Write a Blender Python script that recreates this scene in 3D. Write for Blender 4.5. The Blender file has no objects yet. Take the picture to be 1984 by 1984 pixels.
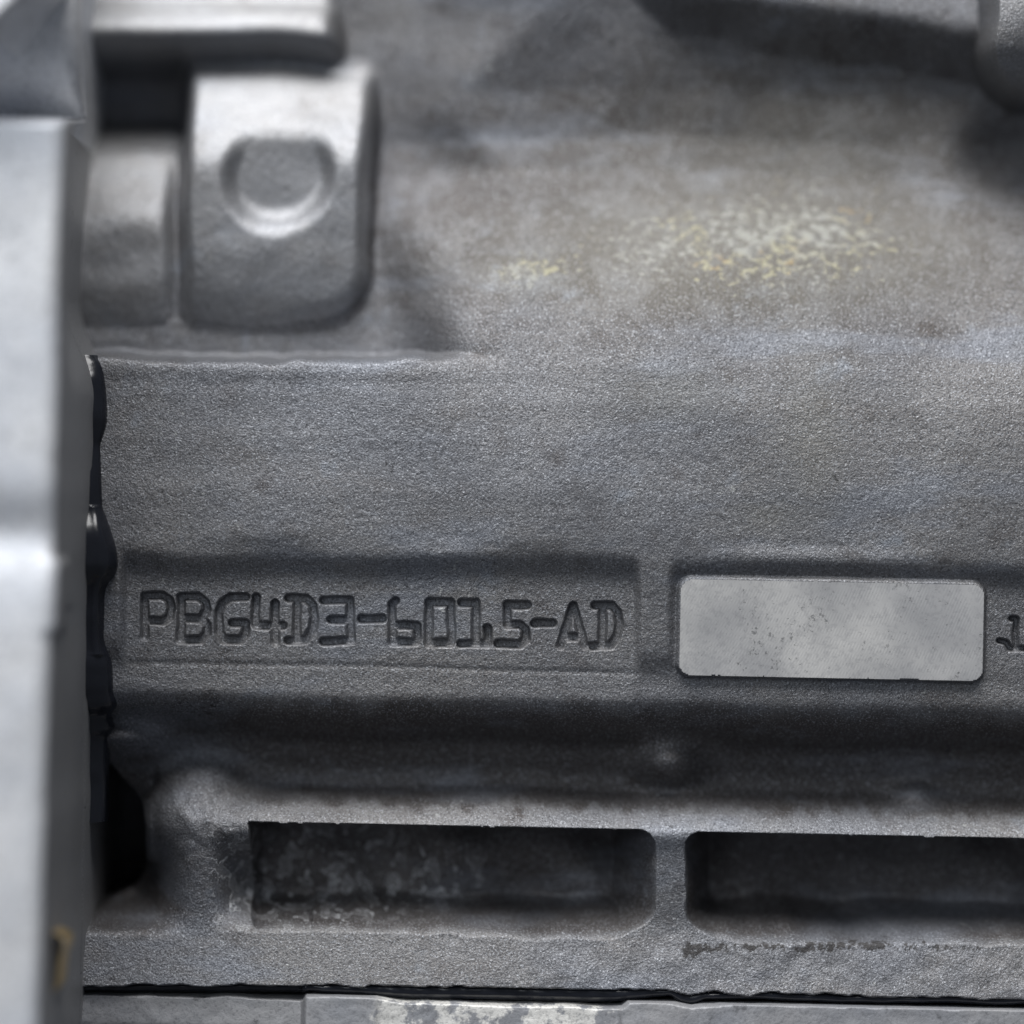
import bpy, math
import numpy as np
from mathutils import Matrix

# ------------------------------------------------------------------ camera, light, exposure
S = 1e-4                      # modelling unit: 0.1 mm
DIST = 6000.0                 # camera distance in modelling units (0.6 m)
ROLL_S = 0.0201; ROLL_C = math.sqrt(1 - ROLL_S**2)
scene = bpy.context.scene
cam_d = bpy.data.cameras.new("camera"); cam = bpy.data.objects.new("camera", cam_d)
scene.collection.objects.link(cam); scene.camera = cam
cam_d.sensor_width = 36.0
cam_d.lens = 36.0 * 0.6 / 0.1984
cam_d.clip_start = 0.01; cam_d.clip_end = 50
cam.matrix_world = Matrix(((ROLL_C, -ROLL_S, 0, 0), (0, 0, -1, -DIST*S), (ROLL_S, ROLL_C, 0, 0), (0, 0, 0, 1)))
cam_d.dof.use_dof = True
cam_d.dof.focus_distance = 0.602
cam_d.dof.aperture_fstop = 2.5
cam_d.dof.aperture_blades = 9

world = bpy.data.worlds.new("World"); scene.world = world; world.use_nodes = True
bg = world.node_tree.nodes["Background"]
bg.inputs[0].default_value = (0.80, 0.87, 1.0, 1); bg.inputs[1].default_value = 0.12

def area(name, loc, target, size, sy, energy, col):
    l = bpy.data.lights.new(name, 'AREA'); l.shape = 'RECTANGLE'; l.size = size; l.size_y = sy
    l.energy = energy; l.color = col
    o = bpy.data.objects.new(name, l); scene.collection.objects.link(o)
    from mathutils import Vector
    d = Vector(target) - Vector(loc)
    o.location = loc; o.rotation_euler = d.to_track_quat('-Z', 'Y').to_euler()
    return o
area("overhead_softbox", (-0.26, -0.70, 1.95), (0, 0, 0), 1.75, 1.05, 70.0, (1.0, 0.995, 0.99))
area("side_fill", (-0.75, -1.35, 0.75), (0, 0, 0), 1.0, 0.8, 5.5, (0.88, 0.94, 1.0))  # unseen fill lamp, added to brighten the faces turned to the camera

scene.view_settings.view_transform = 'Standard'; scene.view_settings.look = 'None'
scene.view_settings.exposure = 0.0; scene.view_settings.gamma = 1.0
scene.view_settings.use_curve_mapping = False
scene.cycles.use_denoising = True
scene.cycles.max_bounces = 6

# ------------------------------------------------------------------ helpers
def px_uv(x, y, h=0.0):
    """photo pixel at relief height h -> casting coordinates"""
    k = 1 - np.asarray(h)/DIST
    dx = (np.asarray(x, float)-992)*k; dy = (np.asarray(y, float)-992)*k
    return 992 + dx*ROLL_C + dy*ROLL_S, 992 - dx*ROLL_S + dy*ROLL_C
def uv_px(u, v, h=0.0):
    k = 1 - h/DIST
    X = u-992; Y = v-992
    return 992 + (X*ROLL_C - Y*ROLL_S)/k, 992 + (X*ROLL_S + Y*ROLL_C)/k
def xyz(u, v, h):
    return np.stack([(u-992)*S, -h*S, -(v-992)*S], -1)
def st(a, b, x):
    t = np.clip((x-a)/(b-a), 0, 1); return t*t*(3-2*t)
def bspline_w(t, n):
    i = np.floor(t).astype(int); f = t-i
    W = np.zeros((len(t), n)); r = np.arange(len(t))
    w = [(1-f)**3/6, (3*f**3-6*f**2+4)/6, (-3*f**3+3*f**2+3*f+1)/6, f**3/6]
    for k in range(4): W[r, np.clip(i+k, 0, n-1)] += w[k]
    return W
def noise(us, vs, lu, lv, seed):
    """smooth tensor grid noise, std about 1, feature size lu x lv"""
    rng = np.random.default_rng(seed)
    tu = (us-us.min())/lu; tv = (vs-vs.min())/lv
    nu = int(tu.max())+5; nv = int(tv.max())+5
    R = rng.standard_normal((nv, nu))
    return bspline_w(tv, nv) @ R @ bspline_w(tu, nu).T * 1.9
def prof(x, pts, blur=14):
    p = np.array(pts, float); lo, hi = p[0, 0]-100, p[-1, 0]+100
    g = np.arange(lo, hi, 1.0); y = np.interp(g, p[:, 0], p[:, 1])
    k = np.exp(-0.5*(np.arange(-3*blur, 3*blur+1)/max(blur, .01))**2); k /= k.sum()
    y = np.convolve(np.pad(y, 3*blur, mode='edge'), k, mode='valid')
    return np.interp(x, g, y)
def blur2(a, n):
    k = np.exp(-0.5*(np.arange(-3*n, 3*n+1)/n)**2); k /= k.sum()
    def one(m): return np.stack([np.convolve(np.pad(r, 3*n, mode='edge'), k, mode='valid') for r in m])
    return one(one(a).T).T
def seg_dist(PX, PY, pts):
    d = np.full(PX.shape, 1e9)
    for (x0, y0), (x1, y1) in zip(pts[:-1], pts[1:]):
        ex, ey = x1-x0, y1-y0; L = ex*ex+ey*ey+1e-9
        t = np.clip(((PX-x0)*ex+(PY-y0)*ey)/L, 0, 1)
        d = np.minimum(d, np.hypot(PX-x0-t*ex, PY-y0-t*ey))
    return d

def tag(o, label=None, cat=None, kind=None, group=None):
    if label: o["label"] = label
    if cat: o["category"] = cat
    if kind: o["kind"] = kind
    if group: o["group"] = group
    return o
def empty(name, loc=(0, 0, 0)):
    o = bpy.data.objects.new(name, None); o.location = loc; o.empty_display_size = .01
    scene.collection.objects.link(o); return o
def grid_normals(P):
    du = np.gradient(P, axis=1); dv = np.gradient(P, axis=0)
    n = np.cross(dv, du); n /= np.linalg.norm(n, axis=-1, keepdims=True)+1e-20
    return n
def grid_mesh(name, P, mat, parent=None, mask=None, N=None, attrs=None, loc=(0, 0, 0)):
    """one mesh object from the cells of a surface grid (those in mask)"""
    nv, nu = P.shape[:2]
    idx = np.arange(nv*nu).reshape(nv, nu)
    q = np.stack([idx[:-1, :-1], idx[1:, :-1], idx[1:, 1:], idx[:-1, 1:]], -1)
    q = q[mask] if mask is not None else q.reshape(-1, 4)
    used, inv = np.unique(q, return_inverse=True); inv = inv.reshape(-1)
    co = P.reshape(-1, 3)[used]
    me = bpy.data.meshes.new(name)
    me.vertices.add(len(co)); me.vertices.foreach_set("co", co.astype(np.float32).ravel())
    nf = len(q)
    me.loops.add(nf*4); me.loops.foreach_set("vertex_index", inv.astype(np.int32))
    me.polygons.add(nf); me.polygons.foreach_set("loop_start", np.arange(0, nf*4, 4, dtype=np.int32))
    me.update(calc_edges=True)
    me.polygons.foreach_set("use_smooth", np.ones(nf, bool))
    if attrs:
        for an, A in attrs.items():
            at = me.color_attributes.new(an, 'FLOAT_COLOR', 'POINT')
            c = np.ones((len(used), 4), np.float32); c[:, :3] = A.reshape(-1, 3)[used]
            at.data.foreach_set("color", c.ravel())
    if N is None: N = grid_normals(P)
    me.normals_split_custom_set_from_vertices(N.reshape(-1, 3)[used].tolist())
    me.materials.append(mat)
    o = bpy.data.objects.new(name, me); scene.collection.objects.link(o)
    if parent: o.parent = parent
    return o

# ------------------------------------------------------------------ materials
class NT:
    def __init__(s, name):
        s.m = bpy.data.materials.new(name); s.m.use_nodes = True
        s.t = s.m.node_tree; s.b = s.t.nodes["Principled BSDF"]
        s.co = s.t.nodes.new("ShaderNodeTexCoord").outputs["Object"]
    def n(s, typ, ins=None, **kw):
        nd = s.t.nodes.new("ShaderNode"+typ)
        for k, v in kw.items(): setattr(nd, k, v)
        for k, v in (ins or {}).items():
            if isinstance(v, bpy.types.NodeSocket): s.t.links.new(v, nd.inputs[k])
            else: nd.inputs[k].default_value = v
        return nd
    def noise(s, scale, detail=2, rough=.5, vec=None, col=False):
        o = s.n("TexNoise", {"Vector": vec or s.co, "Scale": scale, "Detail": detail, "Roughness": rough})
        return o.outputs["Color" if col else "Fac"]
    def math(s, op, a, b=None, clamp=False):
        i = {0: a}
        if b is not None: i[1] = b
        return s.n("Math", i, operation=op, use_clamp=clamp).outputs[0]
    def ramp(s, f, a, b):
        return s.n("MapRange", {"Value": f, "From Min": a, "From Max": b, "To Min": 0., "To Max": 1.}, interpolation_type='SMOOTHSTEP').outputs[0]
    def mix(s, f, a, b, mode='MIX'):
        return s.n("Mix", {0: f, 6: a, 7: b}, data_type='RGBA', blend_type=mode).outputs[2]
    def set(s, k, v):
        if isinstance(v, bpy.types.NodeSocket): s.t.links.new(v, s.b.inputs[k])
        else: s.b.inputs[k].default_value = v
    def bump(s, hgt, dist, strength=1.0, normal=None):
        i = {"Height": hgt, "Distance": dist, "Strength": strength}
        if normal is not None: i["Normal"] = normal
        return s.n("Bump", i).outputs[0]
def rgb(r, g, b): return (r, g, b, 1)

def mat_cast():
    s = NT("cast_aluminium")
    st_ = s.n("Attribute", attribute_name="stain").outputs["Color"]
    tn = s.n("Attribute", attribute_name="tone").outputs["Color"]
    a = s.n("SeparateColor", {0: st_}); t = s.n("SeparateColor", {0: tn})
    crust_m, yellow_m, dirt_m = a.outputs[0], a.outputs[1], a.outputs[2]
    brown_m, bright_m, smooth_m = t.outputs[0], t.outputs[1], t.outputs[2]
    big = s.noise(18, 4, .6); mid = s.noise(75, 4, .65); fine = s.noise(2300, 3, .7); grain = s.noise(2700, 2, .6)
    col = s.mix(s.ramp(big, .35, .65), rgb(.200, .206, .225), rgb(.238, .234, .236))
    col = s.mix(s.math('MULTIPLY', brown_m, .9), col, rgb(.085, .074, .070))  # brown channel: grime plus shade painted into the recesses
    col = s.mix(s.ramp(mid, .60, .78), col, rgb(.27, .29, .325))
    col = s.mix(s.math('MULTIPLY', s.ramp(mid, .42, .26), .55), col, rgb(.155, .150, .150))
    sm_ = s.noise(1., 4, .6, s.n('Mapping', {'Vector': s.co, 'Scale': (22, 22, 75)}).outputs[0])
    col = s.mix(s.math('MULTIPLY', s.ramp(sm_, .51, .68), .75), col, rgb(.235, .25, .285))
    col = s.mix(s.math('MULTIPLY', s.ramp(sm_, .45, .30), .5), col, rgb(.165, .155, .150))
    # grain: dark pits between bright sand-cast crystals
    col = s.mix(s.math('MULTIPLY', s.ramp(fine, .50, .36), .65), col, rgb(.055, .055, .06))
    col = s.mix(s.math('MULTIPLY', s.ramp(grain, .54, .68), .6), col, rgb(.52, .54, .58))
    col = s.mix(bright_m, col, rgb(.60, .60, .60))
    col = s.mix(s.math('MULTIPLY', s.ramp(s.noise(520, 3, .6), .68, .73), .7), col, rgb(.05, .05, .052))
    col = s.mix(s.math('MULTIPLY', s.ramp(s.math('ADD', s.noise(760, 2, .5), s.math('MULTIPLY', s.noise(40, 2), .3)), .88, .93), .6), col, rgb(.46, .47, .46))
    # oily dirt
    dn = s.noise(600, 5, .72)
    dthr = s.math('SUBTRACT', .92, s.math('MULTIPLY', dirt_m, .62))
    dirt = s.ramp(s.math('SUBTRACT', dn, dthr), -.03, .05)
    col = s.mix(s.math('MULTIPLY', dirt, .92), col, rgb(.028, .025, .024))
    # pale and yellow oxide flecks
    mp = s.n("Mapping", {"Vector": s.co, "Scale": (1, 1, 1.5)}).outputs[0]
    yn = s.noise(480, 4, .7, mp)
    ythr = s.math('SUBTRACT', .95, s.math('MULTIPLY', yellow_m, .50))
    yel = s.ramp(s.math('SUBTRACT', yn, ythr), -.03, .11)
    ycol = s.mix(s.ramp(s.noise(160, 2), .56, .66), rgb(.50, .47, .31), rgb(.44, .30, .12))
    ycol = s.mix(s.ramp(s.noise(90, 2), .45, .60), rgb(.44, .44, .40), ycol)
    col = s.mix(s.math('MULTIPLY', yellow_m, .35), col, rgb(.27, .26, .21))
    col = s.mix(s.math('MULTIPLY', yel, .74), col, ycol)
    # dried coolant crust: outlines of drops
    wv = s.n("VectorMath", {0: s.co, 1: s.n("VectorMath", {0: s.noise(180, 2, .5, None, True), "Scale": .0022}, operation='SCALE').outputs[0]}, operation='ADD').outputs[0]
    cn = s.noise(300, 2, .5, wv)
    ring = s.math('SUBTRACT', 1., s.ramp(s.math('ABSOLUTE', s.math('SUBTRACT', cn, .56)), .004, .022))
    body = s.math('MULTIPLY', s.ramp(cn, .555, .575), .2)
    dots = s.ramp(s.noise(900, 2, .5), .66, .72)
    crust = s.math('MULTIPLY', s.math('MAXIMUM', s.math('MAXIMUM', ring, body), dots), s.ramp(crust_m, .15, .75))
    col = s.mix(s.math('MULTIPLY', crust, .85), col, rgb(.60, .61, .63))
    s.set("Base Color", col)
    s.set("Metallic", s.math('SUBTRACT', .62, s.math('MULTIPLY', s.math('MAXIMUM', s.math('MAXIMUM', yel, crust), dirt), .6)))
    s.set("Roughness", s.n("MapRange", {"Value": fine, "From Min": .3, "From Max": .7, "To Min": .62, "To Max": .44}).outputs[0])
    b1 = s.bump(s.math('ADD', s.math('MULTIPLY', s.noise(2500, 3, .65), 1.0), s.math('MULTIPLY', s.noise(900, 2, .6), .45)), .00022,
                s.math('SUBTRACT', 1.0, s.math('MULTIPLY', smooth_m, .75)))
    b2 = s.bump(crust, .00012, 1.0, b1)
    s.set("Normal", b2)
    return s.m

def mat_pad():
    s = NT("milled_aluminium")
    big = s.noise(30, 3, .55); fine = s.noise(1200, 3, .6)
    col = s.mix(s.ramp(big, .38, .62), rgb(.70, .695, .695), rgb(.86, .845, .82))
    pits = s.ramp(s.math('ADD', s.noise(1100, 4, .7), s.math('MULTIPLY', s.noise(70, 2), .40)), .82, .92)
    col = s.mix(s.math('MULTIPLY', pits, .75), col, rgb(.22, .22, .22))
    col = s.mix(s.math('MULTIPLY', s.ramp(fine, .52, .36), .25), col, rgb(.38, .38, .40))
    s.set("Base Color", col); s.set("Metallic", .55)
    s.set("Roughness", s.n("MapRange", {"Value": s.noise(60, 4, .6), "From Min": .3, "From Max": .7, "To Min": .30, "To Max": .55}).outputs[0])
    # milling arcs crossing each other
    sp = s.n("SeparateXYZ", {0: s.co})
    def arcs(cx, cz, f):
        dx = s.math('SUBTRACT', sp.outputs[0], cx); dz = s.math('SUBTRACT', sp.outputs[2], cz)
        r = s.math('SQRT', s.math('ADD', s.math('MULTIPLY', dx, dx), s.math('MULTIPLY', dz, dz)))
        return s.math('SINE', s.math('MULTIPLY', r, f))
    w = s.math('ADD', arcs(-.03, .03, 11500.), arcs(.16, -.05, 10800.))
    b = s.bump(s.math('ADD', s.math('MULTIPLY', w, .5), s.math('MULTIPLY', fine, 1.2)), .000005, 1.0)
    s.set("Normal", b)
    return s.m

def mat_cover():
    s = NT("cover_aluminium")
    big = s.noise(26, 4, .6); fine = s.noise(1000, 3, .6); mid = s.noise(160, 4, .65)
    col = s.mix(s.ramp(big, .35, .65), rgb(.70, .725, .775), rgb(.88, .885, .90))
    col = s.mix(s.math('MULTIPLY', s.ramp(mid, .46, .30), .5), col, rgb(.55, .555, .57))
    col = s.mix(s.math('MULTIPLY', s.ramp(fine, .5, .35), .3), col, rgb(.25, .25, .27))
    s.set("Base Color", col); s.set("Metallic", .35); s.set("Roughness", .48)
    s.set("Normal", s.bump(s.math('ADD', fine, s.math('MULTIPLY', mid, .6)), .00018, .8))
    return s.m

def mat_pan():
    s = NT("pan_aluminium")
    tn = s.n("Attribute", attribute_name="tone").outputs["Color"]
    t = s.n("SeparateColor", {0: tn})
    big = s.noise(30, 4, .6); fine = s.noise(1600, 3, .62); mid = s.noise(120, 5, .68)
    col = s.mix(s.ramp(big, .35, .65), rgb(.25, .26, .285), rgb(.34, .34, .35))
    col = s.mix(s.math('MULTIPLY', s.ramp(s.math('ADD', mid, s.math('MULTIPLY', t.outputs[0], .0)), .47, .53), t.outputs[0]), col, rgb(.72, .71, .68))
    col = s.mix(s.math('MULTIPLY', s.ramp(s.noise(300, 5, .7), .60, .68), s.math('ADD', .35, t.outputs[1])), col, rgb(.06, .06, .065))
    col = s.mix(s.math('MULTIPLY', s.ramp(fine, .5, .34), .4), col, rgb(.12, .12, .13))
    s.set("Base Color", col); s.set("Metallic", .3); s.set("Roughness", .55)
    s.set("Normal", s.bump(s.math('ADD', fine, s.math('MULTIPLY', s.noise(420, 3, .6), .4)), .00013, .7))
    return s.m

def mat_sealant():
    s = NT("black_sealant")
    s.set("Base Color", rgb(.015, .017, .024)); s.set("Metallic", 0.); s.set("Roughness", .24)
    s.set("Normal", s.bump(s.noise(180, 3, .5), .0006, .5))
    return s.m
def mat_brass():
    s = NT("yellow_plated_steel")
    s.set("Base Color", rgb(.80, .62, .36)); s.set("Metallic", .8); s.set("Roughness", .35)
    s.set("Normal", s.bump(s.noise(500, 2), .0002, .5))
    return s.m
M_CAST, M_PAD, M_COVER, M_PAN, M_SEAL, M_BRASS = mat_cast(), mat_pad(), mat_cover(), mat_pan(), mat_sealant(), mat_brass()

# ------------------------------------------------------------------ engine block: one cast relief, cut into its parts
def axis(parts):
    out = []
    for a, b, d in parts: out.append(np.arange(a, b, d))
    return np.unique(np.concatenate(out+[np.array([parts[-1][1]])]))
us = axis([(50, 240, 3.0), (240, 1240, 1.9), (1240, 2000, 2.5), (2000, 2300, 8)])
vs = axis([(-300, -40, 8), (-40, 640, 3.2), (640, 1080, 3.0), (1080, 1130, 2.2), (1130, 1275, 1.7), (1275, 1620, 2.4), (1620, 1934, 2.4)])
U, V = np.meshgrid(us, vs)
PX, PY = uv_px(U, V)
def nz(l, seed, lv=None): return noise(us, vs, l, lv or l, seed)

wob = 5*nz(160, 1)                       # casting irregularity along the folds
Vw = V + wob
upper = [(-300, -235), (0, -270), (130, -288), (230, -284), (300, -264), (370, -226), (480, -154), (540, -118), (600, -86), (650, -64), (710, -42), (780, -24), (850, -13), (950, -1), (1040, 4), (1078, 4)]
lower = [(1301, -20), (1354, -17), (1382, -34), (1412, -85), (1446, -140), (1505, -160), (1544, -152), (1563, -86), (1606, -32), (1640, -44), (1790, -48), (1815, -42), (1905, -12), (1940, -2)]
panel = upper + [(1090, -3), (1116, -18), (1136, -21), (1291, -19)] + lower
plain = upper + [(1094, -2), (1116, -20), (1200, -20), (1290, -18)] + lower
hp = prof(Vw, panel, 8); hq = prof(Vw, plain, 11)
# behind the crest on the left the wall steps back
left = [(-300, -360), (0, -372), (230, -362), (300, -340), (400, -284), (500, -248), (600, -228), (680, -216), (690, -60), (698, -40), (760, -26), (850, -13), (1000, 0)]
lmask = (1-st(700, 1000, PX + 40*nz(120, 4)))*(1-st(860, 980, V))
pan_side = st(236, 262, PX + 2*nz(40, 2))*(1-st(1222, 1243, PX + 2*nz(40, 2)))
H = hp*pan_side + hq*(1-pan_side)
H = H*(1-lmask) + prof(PY + 6*nz(120, 3) + 2*nz(30, 16), left, 4)*lmask
hband = prof(Vw, upper + [(1150, -2), (1260, -6)] + lower, 11)
band = st(1226, 1246, PX)*(1-st(1292, 1318, PX)); H = H*(1-band) + hband*band
lband = (1-st(228, 246, PX))*st(1030, 1060, V); H = H*(1-lband) + hband*lband
# fine lower lip of the lettered panel, ridge right of it
H -= 1.5*np.exp(-((V-1303-wob)/6)**2)*pan_side
# wall swells and oily drips below the crest
crest = 690 + 10*nz(170, 5)
H += 3*np.exp(-((PY-crest-22)/18)**2)*(1-st(760, 960, PX))*(PY > 688)
H += 3.0*nz(120, 6)*st(300, 700, V)*(1-st(1040, 1080, V))

# right hand: boss pad that is milled flat
uc, vc = px_uv(1611, 1219)
qx = np.abs(U-uc)-(295-24); qy = np.abs(V-vc)-(94-24)
sd = np.hypot(np.maximum(qx, 0), np.maximum(qy, 0)) + np.minimum(np.maximum(qx, qy), 0) - 24 + .2*nz(6, 7) + .25*nz(30, 8)
padH = -4.0
H = np.where(sd < 30, H + (padH-H)*(1-st(0, 7, sd))**1.0, H)
pad_flat = sd < 0
H[pad_flat] = padH + 0.15*nz(60, 9)[pad_flat]

# recess right of the pad with its cast figure
# trough details
H += 72*np.exp(-(((PX-1300)/62)**2 + ((PY-1485)/46)**2))
H += 26*np.exp(-((PX-1790)/40)**2-((PY-1550)/20)**2)
# left column (end of the trough)
colh = prof(PY, [(1330, -260), (1390, -235), (1440, -185), (1500, -118), (1560, -62), (1610, -42), (1680, -90), (1760, -300)], 16)
cw = np.abs((PX-378 + 0.10*(PY-1500))/np.interp(PY, [1400, 1560, 1700], [112, 135, 120]))
colf = colh - 150*np.clip(cw, 0, 1.8)**2.4
lz = (1-st(470, 560, PX))*st(1330, 1370, PY)*(1-st(1790, 1830, PY))
# recess left of the column
rec = prof(PY, [(1380, -30), (1440, -70), (1500, -150), (1700, -260), (1768, -225), (1800, -80), (1812, -46)], 8)
Lf = 1-st(225, 365, PX)
H = np.where(PX < 480, H*(1-Lf*st(1380, 1440, PY)*(1-st(1795, 1820, PY))) + rec*Lf*st(1380, 1440, PY)*(1-st(1795, 1820, PY)), H)
sm = 40.0
H = np.where((PX < 640) & (PY > 1335) & (PY < 1830), sm*np.logaddexp(H/sm, colf/sm) - sm*.69*np.exp(-np.abs(H-colf)/sm), H)
# black cavity beside the cover
cav_edge = np.interp(PY, [1440, 1490, 1520, 1545, 1575, 1610, 1670, 1705, 1745, 1775], [168, 196, 216, 240, 260, 267, 264, 258, 236, 168])
cav = (cav_edge-PX) * ((PY > 1440) & (PY < 1775))
cavf = st(0, 14, cav)
H = H*(1-cavf) + (-520)*cavf
ri = (vs > 1370) & (vs < 1850); ru = (us > 200) & (us < 640)
subc = H[np.ix_(ri, ru)]; wgt = (1-st(440, 540, PX[np.ix_(ri, ru)]))*st(275, 300, PX[np.ix_(ri, ru)])*st(1400, 1450, PY[np.ix_(ri, ru)])*(1-st(1790, 1830, PY[np.ix_(ri, ru)]))
H[np.ix_(ri, ru)] = subc*(1-wgt) + blur2(subc, 8)*wgt
# pockets
def pocket(x0, x1, top, bot, sl, sr, depth, wtop=5, wbot=75):
    y0 = top
    if x0 < 600:
        sl = 16.
    a = np.clip((V-y0 + 1.2*nz(8, 11))/wtop, 0, 1); b = np.clip((PX-x0 + 2*nz(25, 13))/sl, 0, 1)
    c = np.clip((x1-PX + 2*nz(25, 14))/sr, 0, 1); d = st(0, 1, (bot-V + 3*nz(30, 12))/wbot)
    # rounded corners in plan
    r = 34.0
    cx = np.maximum(np.maximum(x0+r-PX, PX-(x1-r)), 0); cy = np.maximum(y0+r-V, 0)
    if x0 < 600: cx = np.maximum(PX-(x1-r), 0)
    corner = np.clip((r-np.hypot(cx, cy))/ (wtop+4), 0, 1)
    f = np.clip(1-np.sqrt((1-b)**2+(1-c)**2+(1-d)**2), 0, 1)
    return np.minimum(np.minimum(f**0.8, a), corner), depth
pk = []
for args in ((478, 1272, 1607, 1820, 26, 80, -190), (1328, 2600, 1609, 1822, 62, 80, -215)):
    f, dep = pocket(*args)
    pk.append(f)
    floor = dep + 10*nz(70, 15)
    H = H*(1-f) + floor*f

H -= 95*st(392, 486, PX)*st(1612, 1690, PY)*(1-st(1740, 1815, PY))*(1-pk[0])*(PX < 600)
# cast lettering, sunk strokes in photo pixels
G = {
 "P": [[(278, 1234), (278, 1155), (312, 1155), (325, 1163), (329, 1180), (325, 1196), (312, 1204), (280, 1204)]],
 "B": [[(348, 1240), (348, 1157), (382, 1157), (396, 1168), (398, 1182), (388, 1199), (350, 1199)], [(388, 1199), (398, 1211), (398, 1228), (388, 1240), (348, 1240)]],
 "G": [[(474, 1158), (446, 1158), (430, 1169), (422, 1186), (422, 1226), (431, 1241), (464, 1241), (474, 1231), (475, 1209), (448, 1208)]],
 "4": [[(494, 1159), (493, 1212), (546, 1213)], [(531, 1170), (531, 1246)]],
 "D": [[(557, 1160), (592, 1160), (604, 1174), (608, 1196), (603, 1222), (590, 1241), (556, 1243)], [(574, 1162), (574, 1241)]],
 "E": [[(626, 1164), (677, 1164), (679, 1242), (624, 1244)], [(640, 1202), (676, 1202)]],
 "dash": [[(700, 1200), (740, 1200)]],
 "6": [[(766, 1165), (759, 1172), (759, 1245), (804, 1245), (808, 1236), (808, 1213), (762, 1213)]],
 "0": [[(831, 1168), (873, 1168), (874, 1247), (830, 1247), (831, 1168)]],
 "1": [[(894, 1169), (922, 1169), (922, 1248)], [(892, 1248), (945, 1248), (944, 1218)]],
 "5": [[(1022, 1173), (983, 1173), (983, 1211), (1008, 1212), (1018, 1221), (1018, 1239), (1008, 1249), (964, 1248)]],
 "dash2": [[(1036, 1208), (1072, 1208)]],
 "A": [[(1086, 1252), (1111, 1175), (1134, 1252)], [(1094, 1236), (1127, 1236)]],
 "D2": [[(1154, 1174), (1186, 1174), (1197, 1187), (1201, 1210), (1196, 1234), (1184, 1251), (1148, 1253)], [(1168, 1176), (1168, 1250)]],
 "one": [[(1964, 1200), (1973, 1200), (1972, 1256)], [(1940, 1243), (1953, 1246), (1960, 1258), (1995, 1258)]],
}
letters = {}
jx = PX + .6*nz(14, 21); jy = PY + .6*nz(14, 22)
for g, strokes in G.items():
    sel = (PX > min(p[0] for s_ in strokes for p in s_)-30) & (PX < max(p[0] for s_ in strokes for p in s_)+30) & (PY > 1130) & (PY < 1280)
    d = np.full(PX.shape, 1e9)
    for s_ in strokes:
        dd = seg_dist(jx[sel], jy[sel], s_); d[sel] = np.minimum(d[sel], dd)
    letters[g] = d + (2.6 if g == 'one' else 0)
dmin = np.minimum.reduce(list(letters.values()))
hw = 7.8
H -= 14*(1-st(hw-2.6, hw+2.2, dmin)) + 1.5*(1-st(hw, hw+14, dmin))*0

# upper left bosses
HB = np.full(U.shape, -900.0)
bx, by = uv_px(U, V, -220.0)
bx = bx + 4*nz(90, 31); by = by + 4*nz(90, 32)
def lobe(x0, x1, prof_pts, soft=18, bl=14):
    h = prof(by, prof_pts, bl)
    e = np.minimum(bx-x0, x1-bx)
    side = np.clip(e/soft, -1, 1)
    rnd = np.where(e < soft, -(soft*1.4)*(1-np.sqrt(np.clip(1-(1-np.clip(side, 0, 1))**2, 0, 1))), 0)
    return np.where(e > 0, h+rnd, -900)
big = lobe(352, 716, [(60, -580), (90, -420), (106, -362), (118, -346), (200, -288), (270, -232), (315, -204), (400, -196), (500, -192), (560, -194), (600, -202), (640, -216), (690, -250), (740, -580)], 26, 18)
# lower right corner of the boss is cut round
cr = np.hypot(np.maximum(bx-610, 0), np.maximum(by-520, 0)); big = np.where(cr < 104, big, -900)
barrel = lobe(60, 655, [(-260, -500), (-160, -480), (-80, -410), (0, -330), (40, -294), (66, -284), (84, -306), (102, -372), (118, -580)], 26, 9)
small = lobe(60, 334, [(180, -580), (240, -410), (264, -366), (280, -346), (340, -290), (408, -234), (440, -222), (560, -206), (610, -212), (645, -222), (690, -250), (730, -580)], 18)
HB = np.maximum.reduce([big, barrel, small])
hollow = st(40, 50, bx)*(1-st(338, 352, bx))*st(96, 118, by)*(1-st(250, 275, by))
H = H*(1-hollow) + (-470)*hollow
stub = np.hypot(bx-540, by-338)
rfl = -244.0 + 0.04*(by-245) + 2*nz(50, 35)
HB = np.where((stub < 104) & (HB > rfl), rfl + (HB-rfl)*st(93, 104, stub), HB)
HB += (HB > -330)*st(270, 380, by)*(stub > 98)*(1.0*nz(34, 33) + 1.8*nz(70, 34))
# soft cast edges
reg = (us < 900); regv = (vs < 760)
sub = np.maximum(H, HB)[np.ix_(regv, reg)]
sub_b = blur2(sub, 5)
w = st(-40, 40, (HB-H)[np.ix_(regv, reg)]); w = np.clip(blur2((np.abs(sub-sub_b) > 2).astype(float), 3)*1.6, 0, 1)
w = w*(1-st(630, 655, PY[np.ix_(regv, reg)]))*(1-st(770, 800, PX[np.ix_(regv, reg)]))
Hs = sub*(1-w)+sub_b*w
iv = np.where(regv)[0]; iu = np.where(reg)[0]
boss_zone = HB > H + 4
H[np.ix_(iv, iu)] = Hs

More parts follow.
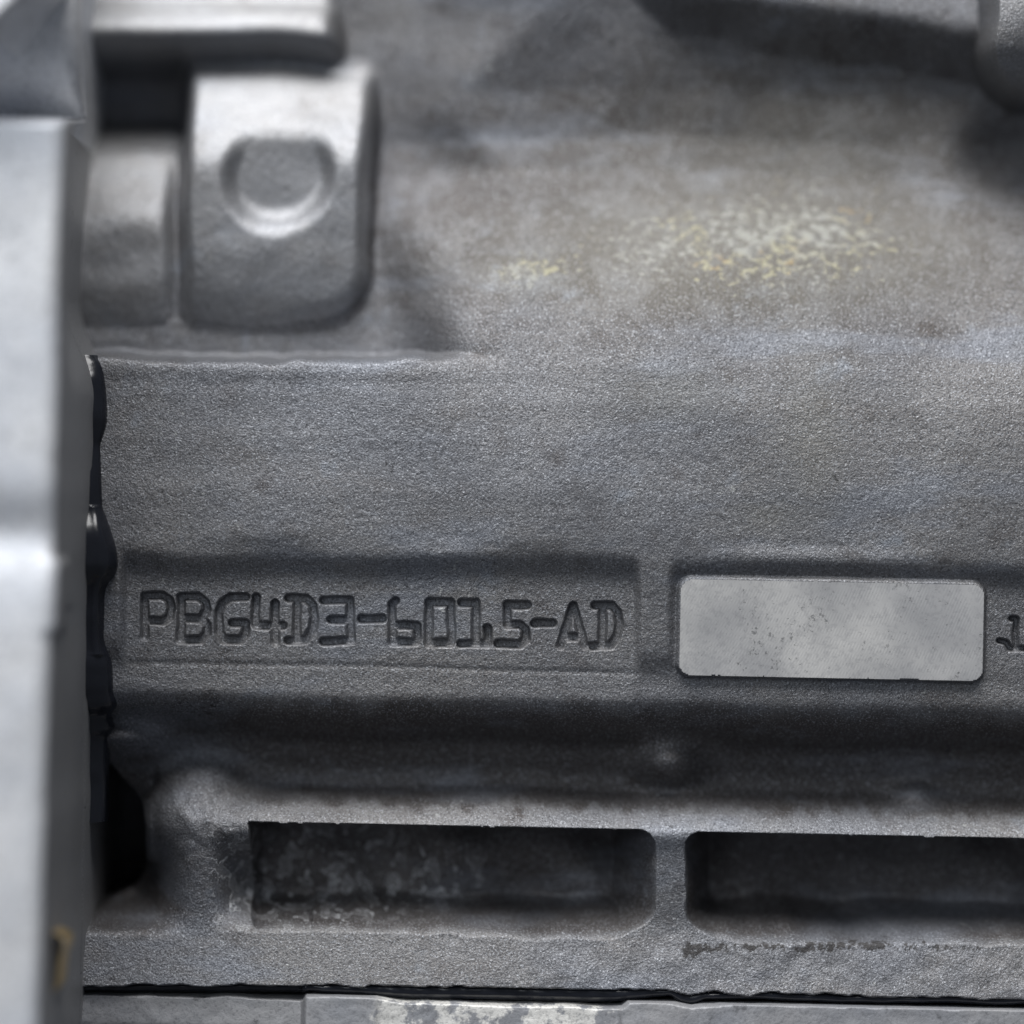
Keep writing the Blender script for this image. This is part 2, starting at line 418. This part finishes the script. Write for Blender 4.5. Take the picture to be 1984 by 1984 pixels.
# upper right: ledge with a dark underside, bright lug, dark hollow
lx, ly = uv_px(U, V, -250.0)
led_bot = np.interp(lx, [1150, 1230, 1300, 1500, 1700, 1900, 1960], [-140, 10, 68, 98, 124, 156, 162]) + 5*nz(60, 41)
led = (1-st(-12, 16, ly-led_bot))*st(1180, 1290, lx)
ledge_h = prof(ly-led_bot, [(-260, -232), (-110, -200), (-80, -198), (-12, -268), (10, -284)], 12)
H = H*(1-led) + ledge_h*led
lugx = np.hypot((lx-1985)/98, np.maximum(np.abs(ly-30)-70, 0)/110)
lug = 1-st(.78, 1.05, lugx + .04*nz(50, 43))
H = H*(1-lug) + (-70 - 50*((ly-70)/120)**2 - 60*st(110, 240, ly))*lug
hol = np.exp(-(((lx-1985)/110)**2 + ((ly-305)/75)**2)**1.4)
H -= 45*hol
H += 2.5*nz(70, 44)*st(900, 1250, PX)*(1-st(150, 350, PY))

rail_y = np.interp(PX, [150, 590, 1000, 1290, 1338, 1362, 1400, 2300], [1911, 1910, 1915, 1921, 1932, 1926, 1925, 1948]) + 1.5*nz(16, 98) + 2.0*nz(50, 99)*st(1250, 1350, PX)
H -= 85*st(0, 8, PY-rail_y)
# metal skin roughness as true relief
H += (0.15*nz(9, 51)+0.14*nz(4, 52))*np.where(sd < 2, 0.05, 1.0)
colrough = np.exp(-(((PX-390)/90)**2+((PY-1580)/130)**2))
H += 1.3*colrough*nz(12, 53)
H += 1.0*nz(18, 54)*(PY > 1800)*st(700, 1300, PX)

# masks for stains and wear (shapes with their own outline), plus shade painted in
crust = np.zeros_like(U); yellow = np.zeros_like(U); dirt = np.zeros_like(U)
def blob(x, y, rx, ry, p=1.0): return np.exp(-(((PX-x)/rx)**2+((PY-y)/ry)**2)**p)
crust += .95*blob(520, 1750, 330, 60)*st(400, 450, PX) + .55*blob(440, 1700, 50, 120) + .75*blob(640, 1660, 200, 70) + .6*blob(850, 1710, 130, 40) + .45*blob(1390, 1750, 120, 70)
crust += .5*blob(205, 705, 40, 10)
yellow += .73*blob(1440, 490, 540, 135, 1.5) + .30*blob(1380, 290, 420, 190) + .5*blob(1010, 520, 90, 40) + .40*blob(1650, 260, 260, 200) + .55*blob(1480, 1000, 50, 35) + .56*blob(1575, 850, 60, 170) + .5*blob(1300, 760, 120, 60)
dirt += .74*blob(1640, 1840, 420, 17, 1.2)*st(1290, 1340, PX) + .55*blob(1330, 1870, 90, 45) + .55*blob(800, 1838, 90, 40) + .4*blob(400, 1590, 110, 170) + .45*blob(370, 1365, 120, 60) + .35*blob(720, 560, 60, 40) + .5*blob(1330, 1400, 140, 40) + .4*blob(1750, 1560, 90, 40)
for (cx, cy, rx, ry) in ((486, 480, 16, 26), (425, 432, 34, 12), (622, 462, 22, 14), (600, 555, 60, 14), (470, 575, 50, 12), (150, 490, 12, 14)): dirt += .5*np.exp(-((bx-cx)/rx)**2-((by-cy)/ry)**2)
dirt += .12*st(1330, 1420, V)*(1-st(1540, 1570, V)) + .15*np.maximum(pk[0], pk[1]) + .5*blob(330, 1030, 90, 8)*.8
mott = np.clip(.5+.35*nz(16, 46)+.3*nz(40, 47), 0, 1)
brown = .8*blob(1560, 110, 480, 190)*(.5+.6*mott) + .12*blob(900, 130, 260, 220)*(.4+.7*mott) + .22*blob(1750, 420, 350, 300) + .98*blob(1350, 430, 950, 250, 1.5)*(1-boss_zone)*(.55+.6*mott) + .9*st(1345, 1400, V+8*nz(30,95))*(1-st(1560, 1580, V+7*nz(12,96)+4*nz(40,97)))*(1-.8*blob(385,1560,110,100))*(1-.5*blob(1300,1490,60,50)) + .92*st(.0, .16, np.maximum(pk[0], pk[1])+.03*nz(20,93)) + .8*blob(215, 1740, 95, 55, 1.5) + .85*blob(255, 1770, 170, 42, 1.5) + .35*blob(230, 1850, 200, 60) + .40*blob(380, 1720, 120, 110)*(.5+.7*mott) + .25*blob(960, 120, 300, 200)  # grime; also paints shade into trough, recess and pockets, and tones down lit shelf
bright = .20*boss_zone + .22*lug
smooth = .9*boss_zone + 0.5*st(.3, .8, np.maximum(pk[0], pk[1])) + .5*blob(400, 650, 330, 40)
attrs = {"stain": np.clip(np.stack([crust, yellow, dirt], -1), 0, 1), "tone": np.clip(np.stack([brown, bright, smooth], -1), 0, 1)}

# skirt so that the casting has depth beyond the frame
H[0, :] = -900; H[:, -1] = -900; H[-1, :] = -420; H[:, 0] = -900
P = xyz(U, V, H)
N = grid_normals(P)

block = empty("engine_block")
tag(block, "grey sand-cast aluminium engine block with sunk part number and two long pockets", "engine block")
cell = lambda A: A[:-1, :-1]
part = np.full(cell(U).shape, -1, int)
names = []
def claim(mask, name, label=None, mat=None):
    m = cell(mask) & (part < 0)
    part[m] = len(names); names.append((name, label, mat))
claim(pad_flat & (sd < -1.0), "milled_pad", "pale smooth rectangular milled pad with rounded corners", M_PAD)
rd = {"P": "P", "B": "B", "G": "G", "4": "4", "D": "D", "E": "3", "dash": "dash", "6": "6", "0": "0", "1": "1", "5": "5", "dash2": "dash", "A": "A", "D2": "D", "one": "1"}
for g in G:
    claim((letters[g] <= dmin+1e-6) & (letters[g] < hw+4), "cast_dash" if "dash" in g else ("cast_digit" if rd[g].isdigit() else "cast_letter"),
          ("sunk dash of the cast part number" if "dash" in g else "sunk character %s of the cast part number" % rd[g]) if g != "one" else "sunk figure cut off by the right edge of the picture")
claim((pan_side > .5) & (V > 1106) & (V < 1300), "lettering_panel", "recessed rectangular panel around the cast part number")
claim(boss_zone & (stub < 100), "round_recess", "dull flat round recess in the bright boss")
claim(boss_zone & (by < np.where(bx < 348, 200, 112)), "barrel_boss", "pale rounded barrel at the top edge")
claim(boss_zone & (bx > 345), "square_boss", "bright blurred square boss with a round recess")
claim(boss_zone, "small_boss", "small bright boss beside the cover")
claim((lug > .5), "lug", "pale lug in the upper right corner")
claim((led > .5), "ledge", "ledge with dark underside at the top")
claim(pk[0] > 0.03, "pocket", "long dark pocket with white crusted deposits")
claim(pk[1] > 0.03, "pocket", "long dark pocket running out of the picture")
claim((cavf > .3), "cavity", "black cavity beside the front cover")
claim((PX > 260) & (PX < 482) & (PY > 1400) & (V < 1815), "column", "rough rounded column at the left end of the pockets")
claim((V > 1607) & (V < 1815) & (PX > 1265) & (PX < 1335), "web", "narrow upright web between the two pockets")
claim((V > 1560) & (V < 1612) & (PX > 470), "rib", "bright narrow rib over the pockets")
claim((V >= 1812), "bottom_rail", "lit rail along the lower joint")
claim((V > 1365) & (V <= 1562) & (PX > 380), "trough", "dark trough above the pockets")
claim(np.ones_like(U, bool), "wall")
for i, (nm, lb, mt) in enumerate(names):
    m = part == i
    if not m.any(): continue
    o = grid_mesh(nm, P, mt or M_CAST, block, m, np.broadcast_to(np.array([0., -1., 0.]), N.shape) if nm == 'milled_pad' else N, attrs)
    if lb: o["label"] = lb

# ------------------------------------------------------------------ lower housing below the joint
us2 = axis([(120, 2000, 3.2), (2000, 2300, 12)]); vs2 = axis([(1934, 2040, 2.4), (2040, 2330, 6)])
U2, V2 = np.meshgrid(us2, vs2); X2, Y2 = uv_px(U2, V2)
n2 = lambda l, s: noise(us2, vs2, l, l, s)
edge = np.interp(X2, [100, 585, 592, 700, 800, 1100, 1205, 1220, 1300, 1340, 1400, 1990], [1940, 1941, 1930, 1932, 1941, 1944, 1944, 1932, 1930, 1938, 1930, 1928]) + 1.6*n2(30, 61)
seat = np.interp(X2, [100, 583, 592, 728, 736, 1196, 1206, 1996], [-22, -22, 2, 2, -2, -2, 6, 6])
dd = V2-edge
H2 = seat - 60*(1-st(-2, 7, dd)) + 0.6*np.exp(-((dd-12)/9)**2) - 20*st(1995, 2040, V2) + 0.22*np.clip(dd, 0, 70)
H2 += 0.3*n2(9, 62) + .5*n2(26, 63)
H2[0, :] = -420; H2[:, -1] = -900; H2[-1, :] = -900; H2[:, 0] = -900
tone2 = np.stack([st(715, 740, X2+6*n2(14, 64))*(1-st(1190, 1206, X2))*.95, .25*(1-st(560, 590, X2)) + .2*st(1250, 1350, X2), np.zeros_like(X2)], -1)
pan = empty("lower_housing"); tag(pan, "grey aluminium lower housing rail with a patch of worn pale paint below the joint", "engine housing")
P2 = xyz(U2, V2, H2); N2 = grid_normals(P2)
c2 = lambda A: A[:-1, :-1]
for nm, m in (("recessed_rail", X2 < 588), ("joint_land", (X2 >= 588) & (X2 < 728)), ("painted_land", (X2 >= 728) & (X2 < 1201)), ("rail", X2 >= 1201)):
    grid_mesh(nm, P2, M_PAN, pan, c2(m), N2, {"tone": tone2})

# ------------------------------------------------------------------ front cover on the left
vs3 = axis([(-320, 2330, 6.0)])
cov = empty("front_cover"); tag(cov, "pale blurred aluminium front cover standing proud along the left edge", "engine cover")
hf0 = prof(vs3, [(-320, 330), (300, 350), (900, 400), (1300, 440), (2000, 480), (2330, 500)], 20)
# top end of the flange
cap = prof(vs3, [(-320, 0), (258, 0), (290, 1), (2330, 1)], 7)
land = st(1050, 1130, vs3)*(1-st(1215, 1275, vs3))
dip = np.exp(-((vs3-1050)/60)**2)
barrelc = 60 + 170*np.sqrt(np.clip(1-((vs3-70)/190)**2, 0, 1))
hf = (hf0*(1-land)+(hf0)*land)*cap + barrelc*(1-cap)
hf = hf - 20*dip*cap
prof_s = []   # (u, h fraction or absolute)
rows = []
ue = 176 + 0.5*noise(np.array([0., 1.]), vs3, 1, 40, 71)[:, 0]
fronts = np.array([0, -6, -14, -24, -40, -60, -90, -130, -180, -240, -310, -400, -520], float)
rng_n = noise(np.arange(0., 600., 20.), vs3, 60, 70, 72)
for i, v in enumerate(vs3):
    r = []
    e = ue[i]; hh = hf[i]
    ls = 1 if v > 1180 else 0
    sb = 60*(1-st(590, 790, v))
    side = [(e+3, -560), (e+3, -60), (e+2, -20), (e+1.5, 8), (e-1, 12), (e-2, 60), (e-2.5, 0.40*hh), (e-3-2*ls, .48*hh), (e-5-2*ls, .52*hh), (e-6-2*ls, .78*hh), (e-8, .9*hh), (e-9, hh-26), (e-12, hh-12), (e-20, hh-3), (e-32, hh)]
    ex_ = 9*st(1085, 1105, v)*(1-st(1215, 1235, v))
    for q_, (a, b) in enumerate(side): r.append((a + ex_*(q_ >= 9) - sb*(q_ < 9) - 5*(q_ >= 9)*(sb > 0)*min(sb/60, 1), b))
    for j, f in enumerate(fronts[4:]):
        drop = 10*st(0, 300, -f) if v > 290 else 0
        r.append((e+f, hh - drop + 1.5*rng_n[i, j]))
    rows.append(r)
R3 = np.array(rows)
# tall bright flap in the extreme upper left corner
P3 = xyz(R3[:, :, 0], np.repeat(vs3[:, None], R3.shape[1], 1), R3[:, :, 1])
N3 = -grid_normals(P3)
nv3, nu3 = P3.shape[:2]
Pf = P3[:, ::-1]; Nf = grid_normals(Pf)
colidx = np.arange(nu3-1)[None, :].repeat(nv3-1, 0)
nfront = nu3-1-12
fm = colidx < nfront
topm = (vs3[:-1, None] < 270).repeat(nu3-1, 1)
grid_mesh("barrel", Pf, M_COVER, cov, topm, Nf)
grid_mesh("front_face", Pf, M_COVER, cov, fm & ~topm, Nf)
grid_mesh("side_wall", Pf, M_CAST, cov, ~fm & ~topm, Nf, {"stain": np.zeros(Pf.shape), "tone": np.tile(np.array([0., .5, .7]), Pf.shape[:2]+(1,))})
# corner flap
fu = np.linspace(-420, 150, 40); fv = np.linspace(-420, 160, 40)
FU, FV = np.meshgrid(fu, fv); fx, fy = uv_px(FU, FV, 430.0)
fd = (75-(fx+fy*0.85))/1.3
FH = 430 - 300*(1-st(0, 30, fd)) + 0.25*FV
Pc = xyz(FU, FV, FH)
grid_mesh("corner_flap", Pc, M_COVER, cov, cell(fd > -2), grid_normals(Pc))

# plated clip on the side wall
import bmesh
def rounded_strip(name, pts, width, thick, mat, parent):
    bm = bmesh.new()
    rings = []
    n = len(pts)
    for (u, v, h) in pts:
        ring = []
        for (a, b) in ((-.5, 0), (-.35, 1), (.35, 1), (.5, 0)):
            p = xyz(np.array(u + b*thick), np.array(v), np.array(h + a*width)); ring.append(bm.verts.new(tuple(p)))
        rings.append(ring)
    for r0, r1 in zip(rings[:-1], rings[1:]):
        for k in range(4): bm.faces.new((r0[k], r0[(k+1) % 4], r1[(k+1) % 4], r1[k]))
    bm.faces.new(rings[0]); bm.faces.new(rings[-1][::-1])
    bmesh.ops.recalc_face_normals(bm, faces=bm.faces)
    bmesh.ops.bevel(bm, geom=list(bm.edges), offset=.0002, segments=2, affect='EDGES', profile=.6)
    me = bpy.data.meshes.new(name); bm.to_mesh(me); bm.free()
    for p in me.polygons: p.use_smooth = True
    me.materials.append(mat); o = bpy.data.objects.new(name, me); scene.collection.objects.link(o); o.parent = parent
    return o
cu, cv_ = px_uv(112, 1816, 300)
clip = rounded_strip("plated_clip", [(160, cv_-16, 300), (176, cv_-13, 300), (188, cv_-3, 300), (188, cv_+12, 296), (180, cv_+30, 290), (174, cv_+85, 280), (166, cv_+95, 280)], 100, 8, M_BRASS, cov)
clip["label"] = "small yellow plated clip on the cover edge"

# ------------------------------------------------------------------ sealant squeezed out of the joints
edge_pts = np.array([(684, 176), (690, 186), (705, 195), (760, 203), (812, 206), (840, 200), (862, 193), (900, 195), (985, 199), (1005, 208), (1040, 220), (1065, 227), (1095, 230), (1115, 224), (1132, 208), (1150, 203), (1240, 201), (1258, 206), (1275, 213), (1292, 216), (1345, 218), (1362, 224), (1374, 222), (1382, 209), (1392, 205), (1402, 211), (1414, 213), (1424, 208), (1430, 199), (1490, 197), (1540, 196), (1600, 195)], float)
vv = np.arange(686, 1600, 2.5)
ex = np.interp(vv, edge_pts[:, 0], edge_pts[:, 1])
k = np.exp(-0.5*(np.arange(-6, 7)/2.0)**2); k /= k.sum(); ex = np.convolve(np.pad(ex, 6, mode='edge'), k, mode='valid')
def surf(px, py):
    u, v = px_uv(px, py)
    iu = np.clip(np.searchsorted(us, u), 1, len(us)-1); iv_ = np.clip(np.searchsorted(vs, v), 1, len(vs)-1)
    return H[iv_, iu]
nb = noise(np.array([0., 1.]), vv, 1, 24, 81)[:, 0]
hs_all = np.maximum(surf(ex+4, vv), -70); hs_all = np.convolve(np.pad(hs_all, 24, mode='edge'), np.hanning(49)/np.hanning(49).sum(), mode='valid')
rows = []
for i, y in enumerate(vv):
    x1 = ex[i]; hs = float(hs_all[i])
    bulge = (x1-172)*0.85 + 3*nb[i]
    r = []
    for t in np.linspace(0, math.pi/2, 12):
        # round bead nestled in the corner between cover wall and casting
        xx = 150 + (x1-150)*math.sin(t)**0.9
        hh = hs - 8 + (bulge+10)*math.cos(t)**0.8 + (7*math.exp(-((t-.8)/.22)**2) if 980 < y < 1270 else 0)
        u_, v_ = px_uv(xx, y); r.append((float(u_), float(v_), hh))
    u_, v_ = px_uv(x1+1, y); r.append((float(u_), float(v_), hs-40))
    rows.append(r)
R4 = np.array(rows); P4 = xyz(R4[:, :, 0], R4[:, :, 1], R4[:, :, 2])
o = grid_mesh("sealant_bead", P4, M_SEAL)
tag(o, "glossy black sealant bead squeezed out upright along the front cover", "sealant")
o["group"] = "black sealant beads in the joints"

xs = np.arange(150, 2200, 6.0)
topy = np.interp(xs, [150, 590, 1000, 1300, 1335, 1360, 1400, 2200], [1911, 1909, 1914, 1920, 1929, 1925, 1923, 1940])
ht = np.interp(xs, [150, 580, 600, 800, 1150, 1190, 1300, 1320, 1350, 1370, 2200], [18, 17, 14, 27, 28, 26, 12, 22, 22, 14, 16])
nn = noise(xs, np.array([0., 1.]), 40, 1, 91)[0]; nn2 = noise(xs, np.array([0., 1.]), 14, 1, 92)[0]
rows = []
for t in np.linspace(0, 1, 13):
    r = []
    for i, x in enumerate(xs):
        ramp_r = 1 if x > 1290 else .2
        y = topy[i]-3 + t*(ht[i]+6) + nn[i]*2.0*ramp_r
        base = -14 + (-12 if x < 585 else 0)
        h = base + (3 + 1.2*nn2[i])*math.sin(math.pi*t)**.7 - 26*(1-math.sin(math.pi*t)**.25) + 1.2*math.exp(-((t-.62)/.12)**2) - 7*t
        u_, v_ = px_uv(x, y); r.append((float(u_), float(v_), h))
    rows.append(r)
R5 = np.array(rows); P5 = xyz(R5[:, :, 0], R5[:, :, 1], R5[:, :, 2])
o = grid_mesh("sealant_bead", P5, M_SEAL)
tag(o, "thin black sealant line lying level in the joint above the lower housing", "sealant")
o["group"] = "black sealant beads in the joints"
